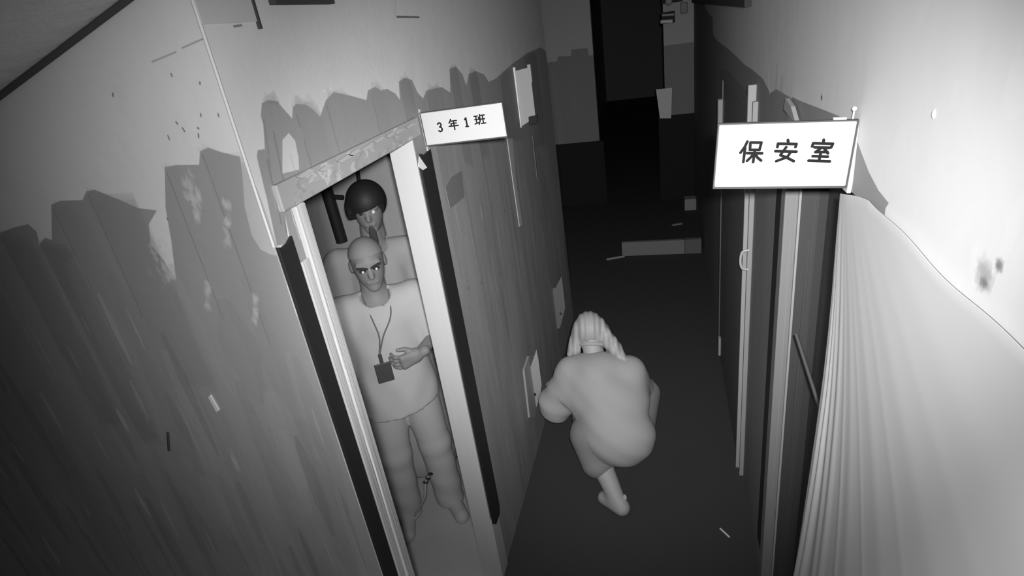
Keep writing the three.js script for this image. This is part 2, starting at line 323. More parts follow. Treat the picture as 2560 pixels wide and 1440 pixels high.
tag(mesh('black_strip', plateX([[-1.034, 2.122], [-1.05, 2.116], [-1.07, 2.118], [-1.092, 2.128], [-1.092, 0.004], [-1.034, 0.004]], XL, XL + 0.008, 0.001), M.black), 'wide black strip beside the wall corner, left of the doorway', 'strip');
tag(mesh('black_strip', plateX([[-1.868, 2.1], [-1.89, 2.13], [-1.92, 2.118], [-1.985, 2.125], [-1.985, 0.38], [-1.97, 0.345], [-1.9, 0.345], [-1.88, 0.38], [-1.868, 0.38]], XL + 0.0085, XL + 0.016, 0.001), M.black), 'narrow black strip beside the bright jamb, right of the doorway', 'strip');
tag(mesh('torn_paper', plateX([Bz(1036, 392), Bz(1056, 420), Bz(1046, 426), Bz(1034, 418)], XL + 0.0165, XL + 0.0185), M.paper), 'small torn white scrap stuck over the top of the narrow black strip', 'paper scrap');

// ---------------------------------------------------------------- writing
const GLYPH = {
  bao: [[[28, 4], [20, 28], [4, 56]], [[22, 34], [22, 100]], [[42, 8], [90, 8], [86, 42], [44, 42], [42, 8]], [[66, 44], [66, 100]], [[34, 58], [100, 58]], [[62, 60], [52, 78], [38, 94]], [[70, 60], [82, 78], [100, 92]]],
  an: [[[50, 0], [54, 12]], [[8, 34], [8, 18], [92, 18], [90, 32]], [[2, 54], [98, 54]], [[48, 34], [28, 72], [60, 84], [94, 100]], [[74, 54], [60, 82], [14, 102]]],
  shi: [[[50, 0], [52, 12]], [[6, 32], [8, 17], [94, 17], [90, 34]], [[18, 36], [82, 36]], [[48, 38], [26, 58], [78, 56]], [[64, 44], [82, 62]], [[50, 58], [50, 98]], [[18, 78], [84, 78]], [[4, 100], [98, 100]]],
  nian: [[[30, 0], [22, 18], [8, 34]], [[26, 18], [88, 18]], [[26, 42], [82, 42]], [[27, 42], [27, 66]], [[4, 67], [98, 67]], [[56, 18], [56, 104]]],
  ban: [[[2, 12], [34, 12]], [[4, 46], [32, 46]], [[0, 90], [36, 80]], [[18, 12], [18, 84]], [[42, 26], [44, 52]], [[56, 2], [54, 60], [38, 98]], [[62, 10], [100, 10]], [[64, 48], [98, 48]], [[60, 92], [102, 92]], [[81, 10], [81, 92]]],
  three: [[[18, 18], [36, 6], [60, 8], [74, 24], [64, 42], [42, 50], [66, 56], [80, 76], [66, 96], [38, 100], [16, 90]]],
  one: [[[34, 22], [56, 6], [56, 98]], [[36, 98], [74, 98]]],
};
function signTex(w, h, list, tone) {
  return canvasTex(w, h, (x) => {
    x.fillStyle = G(tone); x.fillRect(0, 0, w, h);
    x.strokeStyle = G(6); x.lineCap = 'round'; x.lineJoin = 'round';
    for (const [name, px, py, sx, sy, lw, rot] of list) {
      x.save(); x.translate(px, py); x.rotate(rot); x.lineWidth = lw;
      for (const st of GLYPH[name]) { x.beginPath(); st.forEach(([a, b], i) => i ? x.lineTo(a * sx / 100, b * sy / 100) : x.moveTo(a * sx / 100, b * sy / 100)); x.stroke(); }
      x.restore();
    }
  });
}
function signPlate(w, h, tex, t) {
  const body = mesh('plate', new RoundedBoxGeometry(w, h, 0.012, 2, 0.003), M.sign, t);
  const face = new THREE.MeshStandardMaterial({ map: tex, roughness: 1 });
  const f = mesh('lettering', new THREE.BoxGeometry(w - 0.006, h - 0.006, 0.001), face, t);
  f.position.z = 0.0065;
  f.userData.label = 'black Chinese characters printed on white';
  const e = mesh('edge', mergeGeometries([box(-w / 2 - 0.003, w / 2 + 0.003, -h / 2 - 0.004, -h / 2, -0.006, 0.005), box(-w / 2 - 0.003, -w / 2, -h / 2, h / 2, -0.006, 0.005), box(w / 2, w / 2 + 0.003, -h / 2, h / 2, -0.006, 0.005), box(-w / 2 - 0.003, w / 2 + 0.003, h / 2, h / 2 + 0.003, -0.006, 0.005)].map(clean)), M.dark, t);
  return body;
}
{
  const a = onZ(1050, 285, -1.97), b = onZ(1252, 255, -1.97), c = onZ(1265, 342, -1.97), d = onZ(1065, 362, -1.97);
  const w = (b.x - a.x + c.x - d.x) / 2, h = (a.y - d.y + b.y - c.y) / 2;
  const t = thing('class_sign', 'white projecting sign with four black characters above the narrow doorway', 'sign', [(a.x + b.x + c.x + d.x) / 4 + 0.004, (a.y + b.y + c.y + d.y) / 4, -1.97]);
  t.rotation.z = 0.018;
  signPlate(w, h, signTex(1024, 400, [['three', 176, 130, 78, 118, 19, 0], ['nian', 330, 110, 124, 130, 17, 0], ['one', 520, 110, 78, 118, 20, 0], ['ban', 668, 96, 132, 124, 16, 0]], 184), t);
  mesh('bracket', box(-w / 2 - 0.006, -w / 2 + 0.001, -h / 2 - 0.02, h / 2 + 0.015, -0.015, 0.004, 0.001), M.trim, t);
}
{
  const a = onZ(1787, 310, -1.35), b = onZ(2135, 305, -1.35), c = onZ(2140, 462, -1.35), d = onZ(1800, 466, -1.35);
  const w = (b.x - a.x + c.x - d.x) / 2 - 0.006, h = (a.y - d.y + b.y - c.y) / 2;
  const t = thing('room_sign', 'large white projecting sign with three black characters above the hanging sheet', 'sign', [(a.x + b.x + c.x + d.x) / 4 - 0.005, (a.y + b.y + c.y + d.y) / 4, -1.35]);
  t.rotation.z = -0.065;
  signPlate(w, h, signTex(1024, 500, [['bao', 172, 118, 180, 176, 23, 0.03], ['an', 452, 118, 170, 170, 23, 0.045], ['shi', 722, 122, 172, 170, 23, 0.06]], 170), t);
  const br = mesh('bracket', box(w / 2 + 0.004, w / 2 + 0.013, -h / 2 - 0.016, h / 2 + 0.012, -0.03, 0.006, 0.002), M.sign, t);
  mesh('screw', rod(V(w / 2 - 0.008, h / 2 + 0.004, 0), V(w / 2 - 0.008, h / 2 + 0.02, 0), 0.002), M.steel, br);
  mesh('screw', new THREE.SphereGeometry(0.005, 12, 8).translate(w / 2 - 0.008, h / 2 + 0.024, 0), M.sign, br);
  mesh('clip', box(w / 2 - 0.045, w / 2 - 0.02, h / 2 + 0.003, h / 2 + 0.008, -0.005, 0.004, 0.001), M.sign, t);
}

// ---------------------------------------------------------------- things on the left walls
const pB = (name, quad, x0, x1, mat, label, cat, group) => tag(mesh(name, plateX(quad.map((q) => Bz(...q)), XL + x0, XL + x1), mat), label, cat, group);
{
  const zq = (a) => a.map((p) => { const v = onZ(...p, -3.5); return [v.x - XL, v.y]; });
  const t = thing('notice_board', 'narrow blank pale board projecting from the left wall past the class sign', 'board', [XL, 0, 0]);
  mesh('panel', plate(zq([[1286, 178], [1324, 168], [1338, 288], [1321, 292], [1322, 304], [1302, 317]]), 'z', -3.515, -3.5), M.paperDim, t);
  mesh('side_rail', plate(zq([[1282, 168], [1288, 168], [1305, 318], [1300, 318]]), 'z', -3.51, -3.485), M.board, t);
  mesh('side_rail', plate(zq([[1318, 162], [1326, 160], [1331, 205], [1325, 205]]), 'z', -3.51, -3.49), M.paperDim, t);
  mesh('clip', plate(zq([[1322, 292], [1342, 288], [1344, 306], [1324, 314]]), 'z', -3.52, -3.5), M.black, t);  // black plate standing in for the shadow at the board's lower right
}
pB('paper_strip', [[1266, 346], [1279, 346], [1286, 440], [1304, 562], [1297, 566], [1280, 450]], 0.001, 0.006, M.paperDim, 'long thin pale strip hanging on the left wall below the notice holder', 'strip');
pB('paper_strip', [[1330, 340], [1333, 340], [1345, 446], [1342, 450]], 0.001, 0.005, M.paperGrey, 'faint short grey strip on the left wall near its far end', 'strip');
pB('grey_patch', [[1126, 445], [1152, 428], [1160, 492], [1124, 522], [1112, 470]], 0.0005, 0.003, M.paperGrey, 'dark grey five sided patch on the wall under the class sign', 'patch');
{
  const t = thing('wall_plaque', 'weathered pale plaque with a dark hole low on the wall beside the crouching person', 'plaque', [XL, 0, 0]);
  const o = (g) => g.translate(-XL, 0, 0), q = (a) => a.map((p) => Bz(...p));
  mesh('back_board', o(plateX(q([[1306, 925], [1318, 890], [1330, 885], [1334, 1000], [1337, 1030], [1334, 1044], [1320, 1044]]), XL + 0.001, XL + 0.012)), M.trim, t);
  const zq = (a, z) => a.map((p) => { const v = onZ(...p, z); return [v.x, v.y]; });
  mesh('front_board', o(plate(zq([[1325, 922], [1341, 874], [1346, 900], [1354, 962], [1350, 990], [1341, 1018], [1335, 1008]], -2.9), 'z', -2.91, -2.9)), M.trim, t);
  const h = onZ(1336, 986, -2.9);
  mesh('hole', o(new THREE.CylinderGeometry(0.012, 0.012, 0.004, 14).rotateX(Math.PI / 2).translate(h.x, h.y, h.z)), M.black, t);
}
{
  const t = thing('wall_plaque', 'grey pointed plaque on the left wall above the head of the crouching person', 'plaque', [XL, 0, 0]);
  const o = (g) => g.translate(-XL, 0, 0);
  const zq = (a, z) => a.map((p) => { const v = onZ(...p, z); return [v.x, v.y]; });
  mesh('board', o(plate(zq([[1379, 722], [1389, 720], [1404, 690], [1410, 740], [1413, 770], [1408, 790], [1400, 820], [1393, 822]], -3.85), 'z', -3.865, -3.85)), M.paperGrey, t);
  const h = onZ(1402, 784, -3.85);
  mesh('hole', o(new THREE.CylinderGeometry(0.011, 0.011, 0.004, 12).rotateX(Math.PI / 2).translate(h.x, h.y, h.z)), M.dark, t);
}
{
  const [x0, y0] = Ax(524, 990), [x1, y1] = Ax(552, 1028);
  tag(mesh('paint_chip', plate([[x0, y0], [x0 + 0.008, y0 + 0.006], [x1, y1 + 0.006], [x1 - 0.01, y1]], 'z', ZA, ZA + 0.006), M.chip), 'small pale paint chip sticking off the grey front wall', 'paint chip');
  const [sx, sy] = Ax(420, 1080), [ex, ey] = Ax(423, 1126);
  tag(mesh('wall_slit', rod(V(sx, sy, ZA), V(ex, ey, ZA), 0.004, 8), M.dark), 'thin black sliver stuck on the lower grey front wall', 'sliver');
}
{   // top of the wall by the corner: cover board and dark vent edge
  const t = thing('corner_panel', 'narrow cover panel at the top of the wall corner with a dark edge', 'panel', [XL, 0, 0]);
  const o = (g) => g.translate(-XL, 0, 0);
  mesh('cover', o(box(XL, XL + 0.004, 2.575, 2.68, -1.2, ZA - 0.002)), std(0.52), t);
  mesh('edge_strip', o(box(XL, XL + 0.008, 2.56, 2.68, -1.206, -1.2)), M.dark, t);
  const v = thing('wall_vent', 'dark edged vent at the top of the left wall above the doorway', 'vent', [XL, 0, 0]);
  const q = [Bz(672, 6), Bz(820, 2)];
  mesh('frame', o(box(XL, XL + 0.018, q[0][1] - 0.006, q[0][1] + 0.01, q[1][0], q[0][0])), M.dark, v);
  mesh('grille', o(box(XL, XL + 0.012, q[0][1] + 0.01, q[0][1] + 0.12, q[1][0], q[0][0])), M.dark, v);
}

// ---------------------------------------------------------------- right wall
const PZ = -2.03;
{
  const t = thing('door_frame', 'pale worn wooden post and lintel of the dark doorway beside the sheet', 'door frame', [XR, 0, PZ]);
  const o = (g) => g.translate(-XR, 0, -PZ);
  mesh('jamb', o(box(XR - 0.012, XR + 0.03, 0, 2.12, PZ - 0.005, PZ + 0.06, 0.004)), M.post, t);
  mesh('edge_bead', o(box(XR + 0.03, XR + 0.038, 0, 2.1, PZ + 0.045, PZ + 0.063, 0.002)), M.trim, t);
  mesh('lining', o(box(XR + 0.04, XR + 0.1, 0, 2.07, ZS, ZS + 0.012)), M.darkWood, t);
  mesh('lintel', o(box(XR - 0.012, XR + 0.04, 2.07, 2.12, PZ + 0.06, -1.42, 0.004)), M.post, t);
  mesh('broken_trim', o(plateX([[-2.04, 2.135], [-2.02, 2.17], [-1.93, 2.16], [-1.86, 2.13], [-1.9, 2.125]], XR - 0.02, XR - 0.008)), M.trim, t);
}
tag(mesh('black_strip', box(XR - 0.01, XR, 0.16, 2.06, -2.13, -2.045, 0.002), M.black), 'narrow black strip on the right wall beside the pale post', 'strip');
{   // closed door further down
  const t = thing('side_door', 'closed grey door on the right wall with a bright edge strip', 'door', [XR, 0, -3.4]);
  const o = (g) => g.translate(-XR, 0, 3.4);
  mesh('leaf', o(box(XR - 0.02, XR, 0.01, 2.0, -4.0, -2.78, 0.003)), M.doorPaint, t);
  const f = mesh('frame', o(mergeGeometries([box(XR - 0.026, XR, 0.005, 2.05, -4.06, -4.0), box(XR - 0.026, XR, 2.0, 2.05, -4.0, -2.78)].map(clean))), M.doorPaint, t);
  mesh('edge_strip', o(box(XR - 0.034, XR, 0.0, 2.12, -2.78, -2.755, 0.003)), M.paperDim, t);
  mesh('edge_strip', o(box(XR - 0.022, XR, 0.0, 2.06, -2.71, -2.69, 0.003)), M.trim, t);
  const hd = onX(1861, 650, XR - 0.04);
  const h = mesh('handle', o(tube([V(XR - 0.02, hd.y + 0.05, hd.z), V(XR - 0.05, hd.y + 0.04, hd.z), V(XR - 0.05, hd.y - 0.04, hd.z), V(XR - 0.02, hd.y - 0.05, hd.z)], 0.006, 20)), M.steel, t);
  mesh('hinge', o(box(XR - 0.036, XR - 0.02, 0.05, 0.2, -3.92, -3.88, 0.003)), M.paperDim, t);
  mesh('hinge', o(box(XR - 0.05, XR - 0.02, 1.66, 1.88, -4.06, -4.0, 0.003)), M.paperDim, t);
}
struct(mesh('trim_4', box(XR - 0.03, XR, 2.42, 3.1, -7.9, -3.0), M.dark));
tag(mesh('leaning_stick', rod(onZ(1990, 835, -1.75), onZ(2070, 1085, -1.55), 0.006), M.darkWood), 'dark stick leaning across the doorway behind the white sheet', 'stick');
tag(mesh('dark_door_leaf', box(XR + 0.12, XR + 0.15, 0.01, 2.06, -1.98, -1.55, 0.003), M.darkWood), 'dark wooden door leaf inside the doorway behind the white sheet', 'door');
{   // white sheet
  const nu = 220, nv = 120, top = 2.095, pos = [], idx = [];
  const edge = [[0, -1.375], [0.16, -1.325], [0.3, -1.335], [0.5, -1.385], [0.7, -1.475], [1, -1.62]];
  const lerpE = (t) => { for (let i = 1; i < edge.length; i++) if (t <= edge[i][0]) { const [a, b] = edge[i - 1], [c, d] = edge[i], f = (t - a) / (c - a); return b + (d - b) * f; } return edge[edge.length - 1][1]; };
  const softE = (t) => (lerpE(Math.max(0, t - 0.05)) + lerpE(t) + lerpE(Math.min(1, t + 0.05))) / 3;
  const bump = (v, c, w) => Math.exp(-Math.pow((v - c) / w, 2));
  const folds = [[0.035, 0.012, 1.0], [0.075, 0.016, 1.3], [0.13, 0.02, 0.8], [0.2, 0.022, 0.9], [0.27, 0.012, 0.5], [0.36, 0.03, 0.6], [0.46, 0.012, 0.45], [0.56, 0.04, 0.5], [0.7, 0.02, 0.35], [0.85, 0.05, 0.4], [1.02, 0.03, 0.25], [1.2, 0.06, 0.3]];
  const pt = (s, t) => {
    const fl = 0.09 * Math.pow(t, 1.6), zl = softE(t) * (0.374 - fl) / 0.374, zr = -0.1, y = (2.06 + 0.04 * Math.min(1, s * 7)) * (1 - t) + 0.02 * t + 0.003 * (Math.sin(s * 11) + Math.sin(s * 27)) * (1 - t) * Math.min(1, s * 8);
    const z = zl + (zr - zl) * s, phi = Math.atan2(z - zl, top - y + 0.1) + 0.03 * Math.sin(y * 3), r = Math.hypot(z - zl, top - y);
    let f = 0;
    for (const [c, w, a] of folds) f += a * bump(phi, c + 0.012 * Math.sin(y * 2.6 + c * 40), w);
    f *= 0.009 * Math.min(1, r * 1.6) * (0.35 + 0.65 * bump(phi, 0.06, 0.16)) * (0.5 + 0.5 * Math.min(1, t * 1.3));
    f += 0.004 * (1 + Math.sin(z * 9 + y * 4)) * t;
    return [XR - 0.016 - fl - 0.008 * Math.sin(Math.PI * t) - f, y, z];
  };
  for (let side = 0; side < 2; side++) for (let j = 0; j <= nv; j++) for (let i = 0; i <= nu; i++) { const p = pt(i / nu, j / nv); pos.push(p[0] + side * 0.003, p[1], p[2]); }
  const N = (nu + 1) * (nv + 1), at = (i, j, s) => s * N + j * (nu + 1) + i;
  const quad = (a, b, c, d) => idx.push(a, b, c, a, c, d);
  for (let j = 0; j < nv; j++) for (let i = 0; i < nu; i++) { quad(at(i, j, 0), at(i, j + 1, 0), at(i + 1, j + 1, 0), at(i + 1, j, 0)); quad(at(i, j, 1), at(i + 1, j, 1), at(i + 1, j + 1, 1), at(i, j + 1, 1)); }
  for (let j = 0; j < nv; j++) { quad(at(0, j, 0), at(0, j, 1), at(0, j + 1, 1), at(0, j + 1, 0)); quad(at(nu, j, 1), at(nu, j, 0), at(nu, j + 1, 0), at(nu, j + 1, 1)); }
  for (let i = 0; i < nu; i++) { quad(at(i, 0, 1), at(i, 0, 0), at(i + 1, 0, 0), at(i + 1, 0, 1)); quad(at(i, nv, 0), at(i, nv, 1), at(i + 1, nv, 1), at(i + 1, nv, 0)); }
  const g = new THREE.BufferGeometry(); g.setAttribute('position', new THREE.Float32BufferAttribute(pos, 3)); g.setIndex(idx); g.computeVertexNormals();
  tag(mesh('hanging_sheet', g, M.cloth), 'large white cloth sheet hanging in folds over the right wall below the sign', 'curtain');
}
tag(mesh('white_pushpin', new THREE.SphereGeometry(0.006, 12, 8).scale(0.6, 1.2, 0.8).translate(XR, onX(2336, 285, XR).y, onX(2336, 285, XR).z), M.sign), 'tiny white pushpin in the bright right wall above the sheet', 'pushpin');

// ---------------------------------------------------------------- corridor floor and far end
{
  const t = thing('floor_board', 'low pale board lying across the corridor floor near the far end', 'board', [0, 0, -6]);
  mesh('front_board', box(-0.475, 0.19, 0, 0.16, -0.05, 0, 0.006), std(0.26), t);
  mesh('end_block', box(0.192, 0.36, 0, 0.165, -0.06, 0.004, 0.006), M.paperGrey, t);
  mesh('runner', rod(V(-0.64, 0.012, 0.1), V(-0.45, 0.012, 0.03), 0.012), M.trim, t);
}
tag(mesh('small_box', box(0.24, 0.385, 0.0, 0.15, -7.6, -7.45, 0.006), M.trim), 'small pale box on the dark floor against the far right wall', 'box');
tag(mesh('wall_board', mergeGeometries([plate([[-0.078, 1.478], [-0.04, 1.113], [0.1, 1.1], [0.12, 1.478]], 'z', FZ + 0.04, FZ + 0.06)].map(clean)), M.board), 'small tilted pale board beside the black opening at the far end', 'board');
tag(mesh('paper_scrap', box(0.3, 0.42, 0, 0.01, -0.02, 0.02).rotateY(0.4).translate(0, 0, -9).translate(-0.2, 0, 2.2), M.paperDim), 'faint pale scrap on the far corridor floor', 'paper scrap');
{
  const c = onY(1812, 1332, 0.006), t = tag(mesh('small_stick', rod(V(-0.02, 0, -0.025), V(0.02, 0, 0.025), 0.005), M.paper), 'short pale stick lying on the dark floor near the pale post', 'stick');
  t.position.copy(c);
}
{   // metal fittings near the top of the far right wall
  const t = thing('wall_fitting', 'shiny metal fitting high on the wall at the far end of the corridor', 'fitting', [0.07, 2.26, FZ + 0.02]);
  mesh('bar', rod(V(-0.07, 0.0, 0.06), V(0.07, -0.01, 0.06), 0.022), std(0.85, { roughness: 0.35 }), t);
  mesh('bar', rod(V(-0.05, 0.07, 0.05), V(0.09, 0.06, 0.05), 0.014), M.steel, t);
  mesh('mount', box(-0.06, 0.1, -0.03, 0.1, 0, 0.03, 0.005), M.dark, t);
  const u = thing('wall_fitting', 'round grey knob fitting at the very top of the far wall', 'fitting', [0.1, 2.45, FZ + 0.02]);
  mesh('knob', new THREE.SphereGeometry(0.045, 16, 12).translate(0, 0.02, 0.05), M.steel, u);
  mesh('mount', box(-0.08, 0.16, 0.0, 0.14, 0, 0.03, 0.005), M.dark, u);
  tag(mesh('junction_box', box(0.23, 0.32, 2.31, 2.44, FZ, FZ + 0.06, 0.02), M.trim), 'small grey junction box beside the shiny fitting at the far end', 'box');
}

// ---------------------------------------------------------------- security camera that holds the infrared lamps
{
  const t = thing('security_camera', 'small security camera on the lobby ceiling with infrared diodes', 'camera', [0, 2.5, 0.1]);
  mesh('housing', new THREE.CylinderGeometry(0.045, 0.05, 0.12, 24).rotateX(Math.PI / 2).translate(0, 0, 0.02), M.sign, t);
  mesh('stalk', rod(V(0, 0.04, 0.03), V(0, cy(0) - 2.5, 0.05), 0.012), M.sign, t);
  for (const [a, b] of [[-0.033, 0.03], [0.033, 0.03], [-0.04, 0.018]]) mesh('diode', new THREE.SphereGeometry(0.006, 10, 8).translate(a, b, -0.04), new THREE.MeshStandardMaterial({ color: 0x222222, emissive: 0xffffff, emissiveIntensity: 0.5 }), t);  // last diode goes with the added corner spot
}

// ---------------------------------------------------------------- figures
const smin = (a, b, k) => { const h = Math.max(k - Math.abs(a - b), 0) / k; return Math.min(a, b) - h * h * k * 0.25; };
function cap(p, a, b, ra, rb) {
  const dx = b[0] - a[0], dy = b[1] - a[1], dz = b[2] - a[2], px = p[0] - a[0], py = p[1] - a[1], pz = p[2] - a[2];
  let h = (px * dx + py * dy + pz * dz) / (dx * dx + dy * dy + dz * dz + 1e-9); h = h < 0 ? 0 : h > 1 ? 1 : h;
  return Math.hypot(px - h * dx, py - h * dy, pz - h * dz) - (ra + (rb - ra) * h);
}
function ell(p, c, r) {
  const x = (p[0] - c[0]) / r[0], y = (p[1] - c[1]) / r[1], z = (p[2] - c[2]) / r[2], k0 = Math.hypot(x, y, z), k1 = Math.hypot(x / r[0], y / r[1], z / r[2]);
  return k1 < 1e-9 ? -Math.min(...r) : k0 * (k0 - 1) / k1;
}
// smooth surface of a distance field on a grid (surface nets)
function skinOf(f, lo, hi, cell) {
  const n = lo.map((v, i) => Math.ceil((hi[i] - v) / cell) + 1), [nx, ny, nz] = n, val = new Float32Array(nx * ny * nz), p = [0, 0, 0];
  for (let k = 0, q = 0; k < nz; k++) for (let j = 0; j < ny; j++) for (let i = 0; i < nx; i++, q++) { p[0] = lo[0] + i * cell; p[1] = lo[1] + j * cell; p[2] = lo[2] + k * cell; val[q] = f(p); }
  const id = new Int32Array(nx * ny * nz).fill(-1), pos = [], idx = [], off = [0, 1, nx, nx + 1, nx * ny, nx * ny + 1, nx * ny + nx, nx * ny + nx + 1];
  const edges = [[0, 1], [2, 3], [4, 5], [6, 7], [0, 2], [1, 3], [4, 6], [5, 7], [0, 4], [1, 5], [2, 6], [3, 7]];
  for (let k = 0; k < nz - 1; k++) for (let j = 0; j < ny - 1; j++) for (let i = 0; i < nx - 1; i++) {
    const b = i + nx * (j + ny * k); let m = 0;
    for (let c = 0; c < 8; c++) if (val[b + off[c]] < 0) m |= 1 << c;
    if (m === 0 || m === 255) continue;
    let x = 0, y = 0, z = 0, w = 0;
    for (const [c, d] of edges) {
      if (((m >> c) & 1) === ((m >> d) & 1)) continue;
      const va = val[b + off[c]], vb = val[b + off[d]], t = va / (va - vb);
      x += (c & 1) + t * ((d & 1) - (c & 1)); y += ((c >> 1) & 1) + t * (((d >> 1) & 1) - ((c >> 1) & 1)); z += ((c >> 2) & 1) + t * (((d >> 2) & 1) - ((c >> 2) & 1)); w++;
    }
    id[b] = pos.length / 3; pos.push(lo[0] + (i + x / w) * cell, lo[1] + (j + y / w) * cell, lo[2] + (k + z / w) * cell);
  }
  const strides = [1, nx, nx * ny];
  for (let k = 1; k < nz - 1; k++) for (let j = 1; j < ny - 1; j++) for (let i = 1; i < nx - 1; i++) {
    const b = i + nx * (j + ny * k), inside = val[b] < 0;
    for (let a = 0; a < 3; a++) {
      if (inside === (val[b + strides[a]] < 0)) continue;
      const u = strides[(a + 1) % 3], v = strides[(a + 2) % 3], q = [id[b - u - v], id[b - v], id[b], id[b - u]];
      if (q.some((t) => t < 0)) continue;
      if (inside) idx.push(q[0], q[1], q[2], q[0], q[2], q[3]); else idx.push(q[0], q[2], q[1], q[0], q[3], q[2]);
    }
  }
  const g = new THREE.BufferGeometry(); g.setAttribute('position', new THREE.Float32BufferAttribute(pos, 3)); g.setIndex(idx); g.computeVertexNormals();
  return g;
}
const bones = (list, k) => (p) => { let d = 1; for (const b of list) d = smin(d, b.length === 2 ? ell(p, b[0], b[1]) : cap(p, b[0], b[1], b[2], b[3]), k); return d; };
const A3 = (v) => [v.x, v.y, v.z];
// a hand: palm and five fingers; W wrist, dir along the palm, nrm out of the back of the hand, thumb side
function handGeo(W, dir, nrm, thumb, curl, s = 1) {
  dir = dir.clone().normalize(); const side = thumb.clone().addScaledVector(dir, -thumb.dot(dir)).normalize();
  const n = nrm.clone().addScaledVector(dir, -nrm.dot(dir)).addScaledVector(side, -nrm.dot(side)).normalize();
  const P = (a, b, c) => A3(W.clone().addScaledVector(dir, a * s).addScaledVector(side, b * s).addScaledVector(n, c * s));
  const list = [[P(-0.03, 0, 0), P(0.02, 0, 0), 0.026 * s, 0.025 * s]];
  const palm = [-0.028, -0.01, 0.01, 0.028].map((b) => [P(0.015, b * 0.7, 0), P(0.085, b, 0), 0.017 * s, 0.0125 * s]);
  const fl = [];
  [[-0.03, 0.062, 0.0085], [-0.011, 0.078, 0.0092], [0.01, 0.084, 0.0095], [0.03, 0.074, 0.0092]].forEach(([b, L, r], i) => {
    let a = 0.085, c = 0, ang = curl * 0.35, prev = P(a, b, c);
    for (let j = 0; j < 3; j++) { const l = L * [0.45, 0.32, 0.23][j]; ang += curl * (0.5 + 0.06 * i); a += l * Math.cos(ang); c -= l * Math.sin(ang); const nx = P(a, b * (1 + 0.1 * j * 0.3), c); fl.push([prev, nx, r * s * (1 - 0.06 * j), r * s * (0.96 - 0.07 * j)]); prev = nx; }
  });
  const t0 = P(0.025, 0.026, -0.004), t1 = P(0.055, 0.05, -0.018), t2 = P(0.085, 0.056, -0.03), th = [[t0, t1, 0.014 * s, 0.0115 * s], [t1, t2, 0.011 * s, 0.0088 * s]];
  const base = bones([...list, ...palm], 0.02), f = (p) => { let d = base(p); for (const b of [...fl, ...th]) d = smin(d, cap(p, ...b), 0.005); return d; };
  const lo = A3(W).map((v) => v - 0.2 * s), hi = A3(W).map((v) => v + 0.2 * s);
  return skinOf(f, lo, hi, 0.004 * s);
}
// head: local frame with the face towards +z, centre at the middle of the head; height about 0.23
const headField = (p) => {
  let d = ell(p, [0, 0.025, -0.012], [0.076, 0.092, 0.094]);
  d = smin(d, ell(p, [0, -0.045, 0.018], [0.057, 0.068, 0.066]), 0.04);
  d = smin(d, cap(p, [0, 0.012, 0.078], [0, -0.022, 0.098], 0.008, 0.013), 0.016);          // nose
  d = smin(d, cap(p, [-0.045, 0.03, 0.066], [0.045, 0.03, 0.066], 0.012, 0.012), 0.02);     // brow ridge
  d = smin(d, cap(p, [-0.02, -0.058, 0.076], [0.02, -0.058, 0.076], 0.007, 0.007), 0.008);  // lips
  d = smin(d, ell(p, [0, -0.098, 0.056], [0.024, 0.018, 0.024]), 0.03);                      // chin
  for (const s of [-1, 1]) {
    d = Math.max(d, -(ell(p, [s * 0.031, 0.008, 0.088], [0.017, 0.012, 0.016])));
    d = smin(d, ell(p, [s * 0.078, 0.0, -0.012], [0.009, 0.03, 0.019]), 0.008);
  }
  d = smin(d, cap(p, [0, -0.06, -0.03], [0, -0.17, -0.03], 0.055, 0.055), 0.03);
  return d;
};
const headGeo = () => skinOf(headField, [-0.1, -0.175, -0.125], [0.1, 0.135, 0.13], 0.0036);
function place(g, rot, at) { g.applyMatrix4(new THREE.Matrix4().makeRotationFromEuler(new THREE.Euler(...rot, 'YXZ'))); g.translate(...at); return g; }
function faceParts(body, at, rot, browLift, s = 1) {
  for (const k of [-1, 1]) {
    mesh('eye', place(new THREE.SphereGeometry(0.0062 * s, 14, 10).translate(k * 0.031, 0.006, 0.084), rot, at), M.eye, body);  // small white ball stands in for the lamp's reflection in the eye
    mesh('eye_socket', place(new THREE.SphereGeometry(0.013, 14, 10).scale(1.25, 0.8, 0.7).translate(k * 0.031, 0.007, 0.076), rot, at), M.brow, body);  // near-black surround set into the eye socket
    const b = new THREE.CapsuleGeometry(0.006, 0.04, 4, 8).rotateZ(Math.PI / 2 + k * browLift).translate(k * 0.029, 0.023, 0.085);
    mesh('eyebrow', place(b, rot, at), M.brow, body);
  }
}

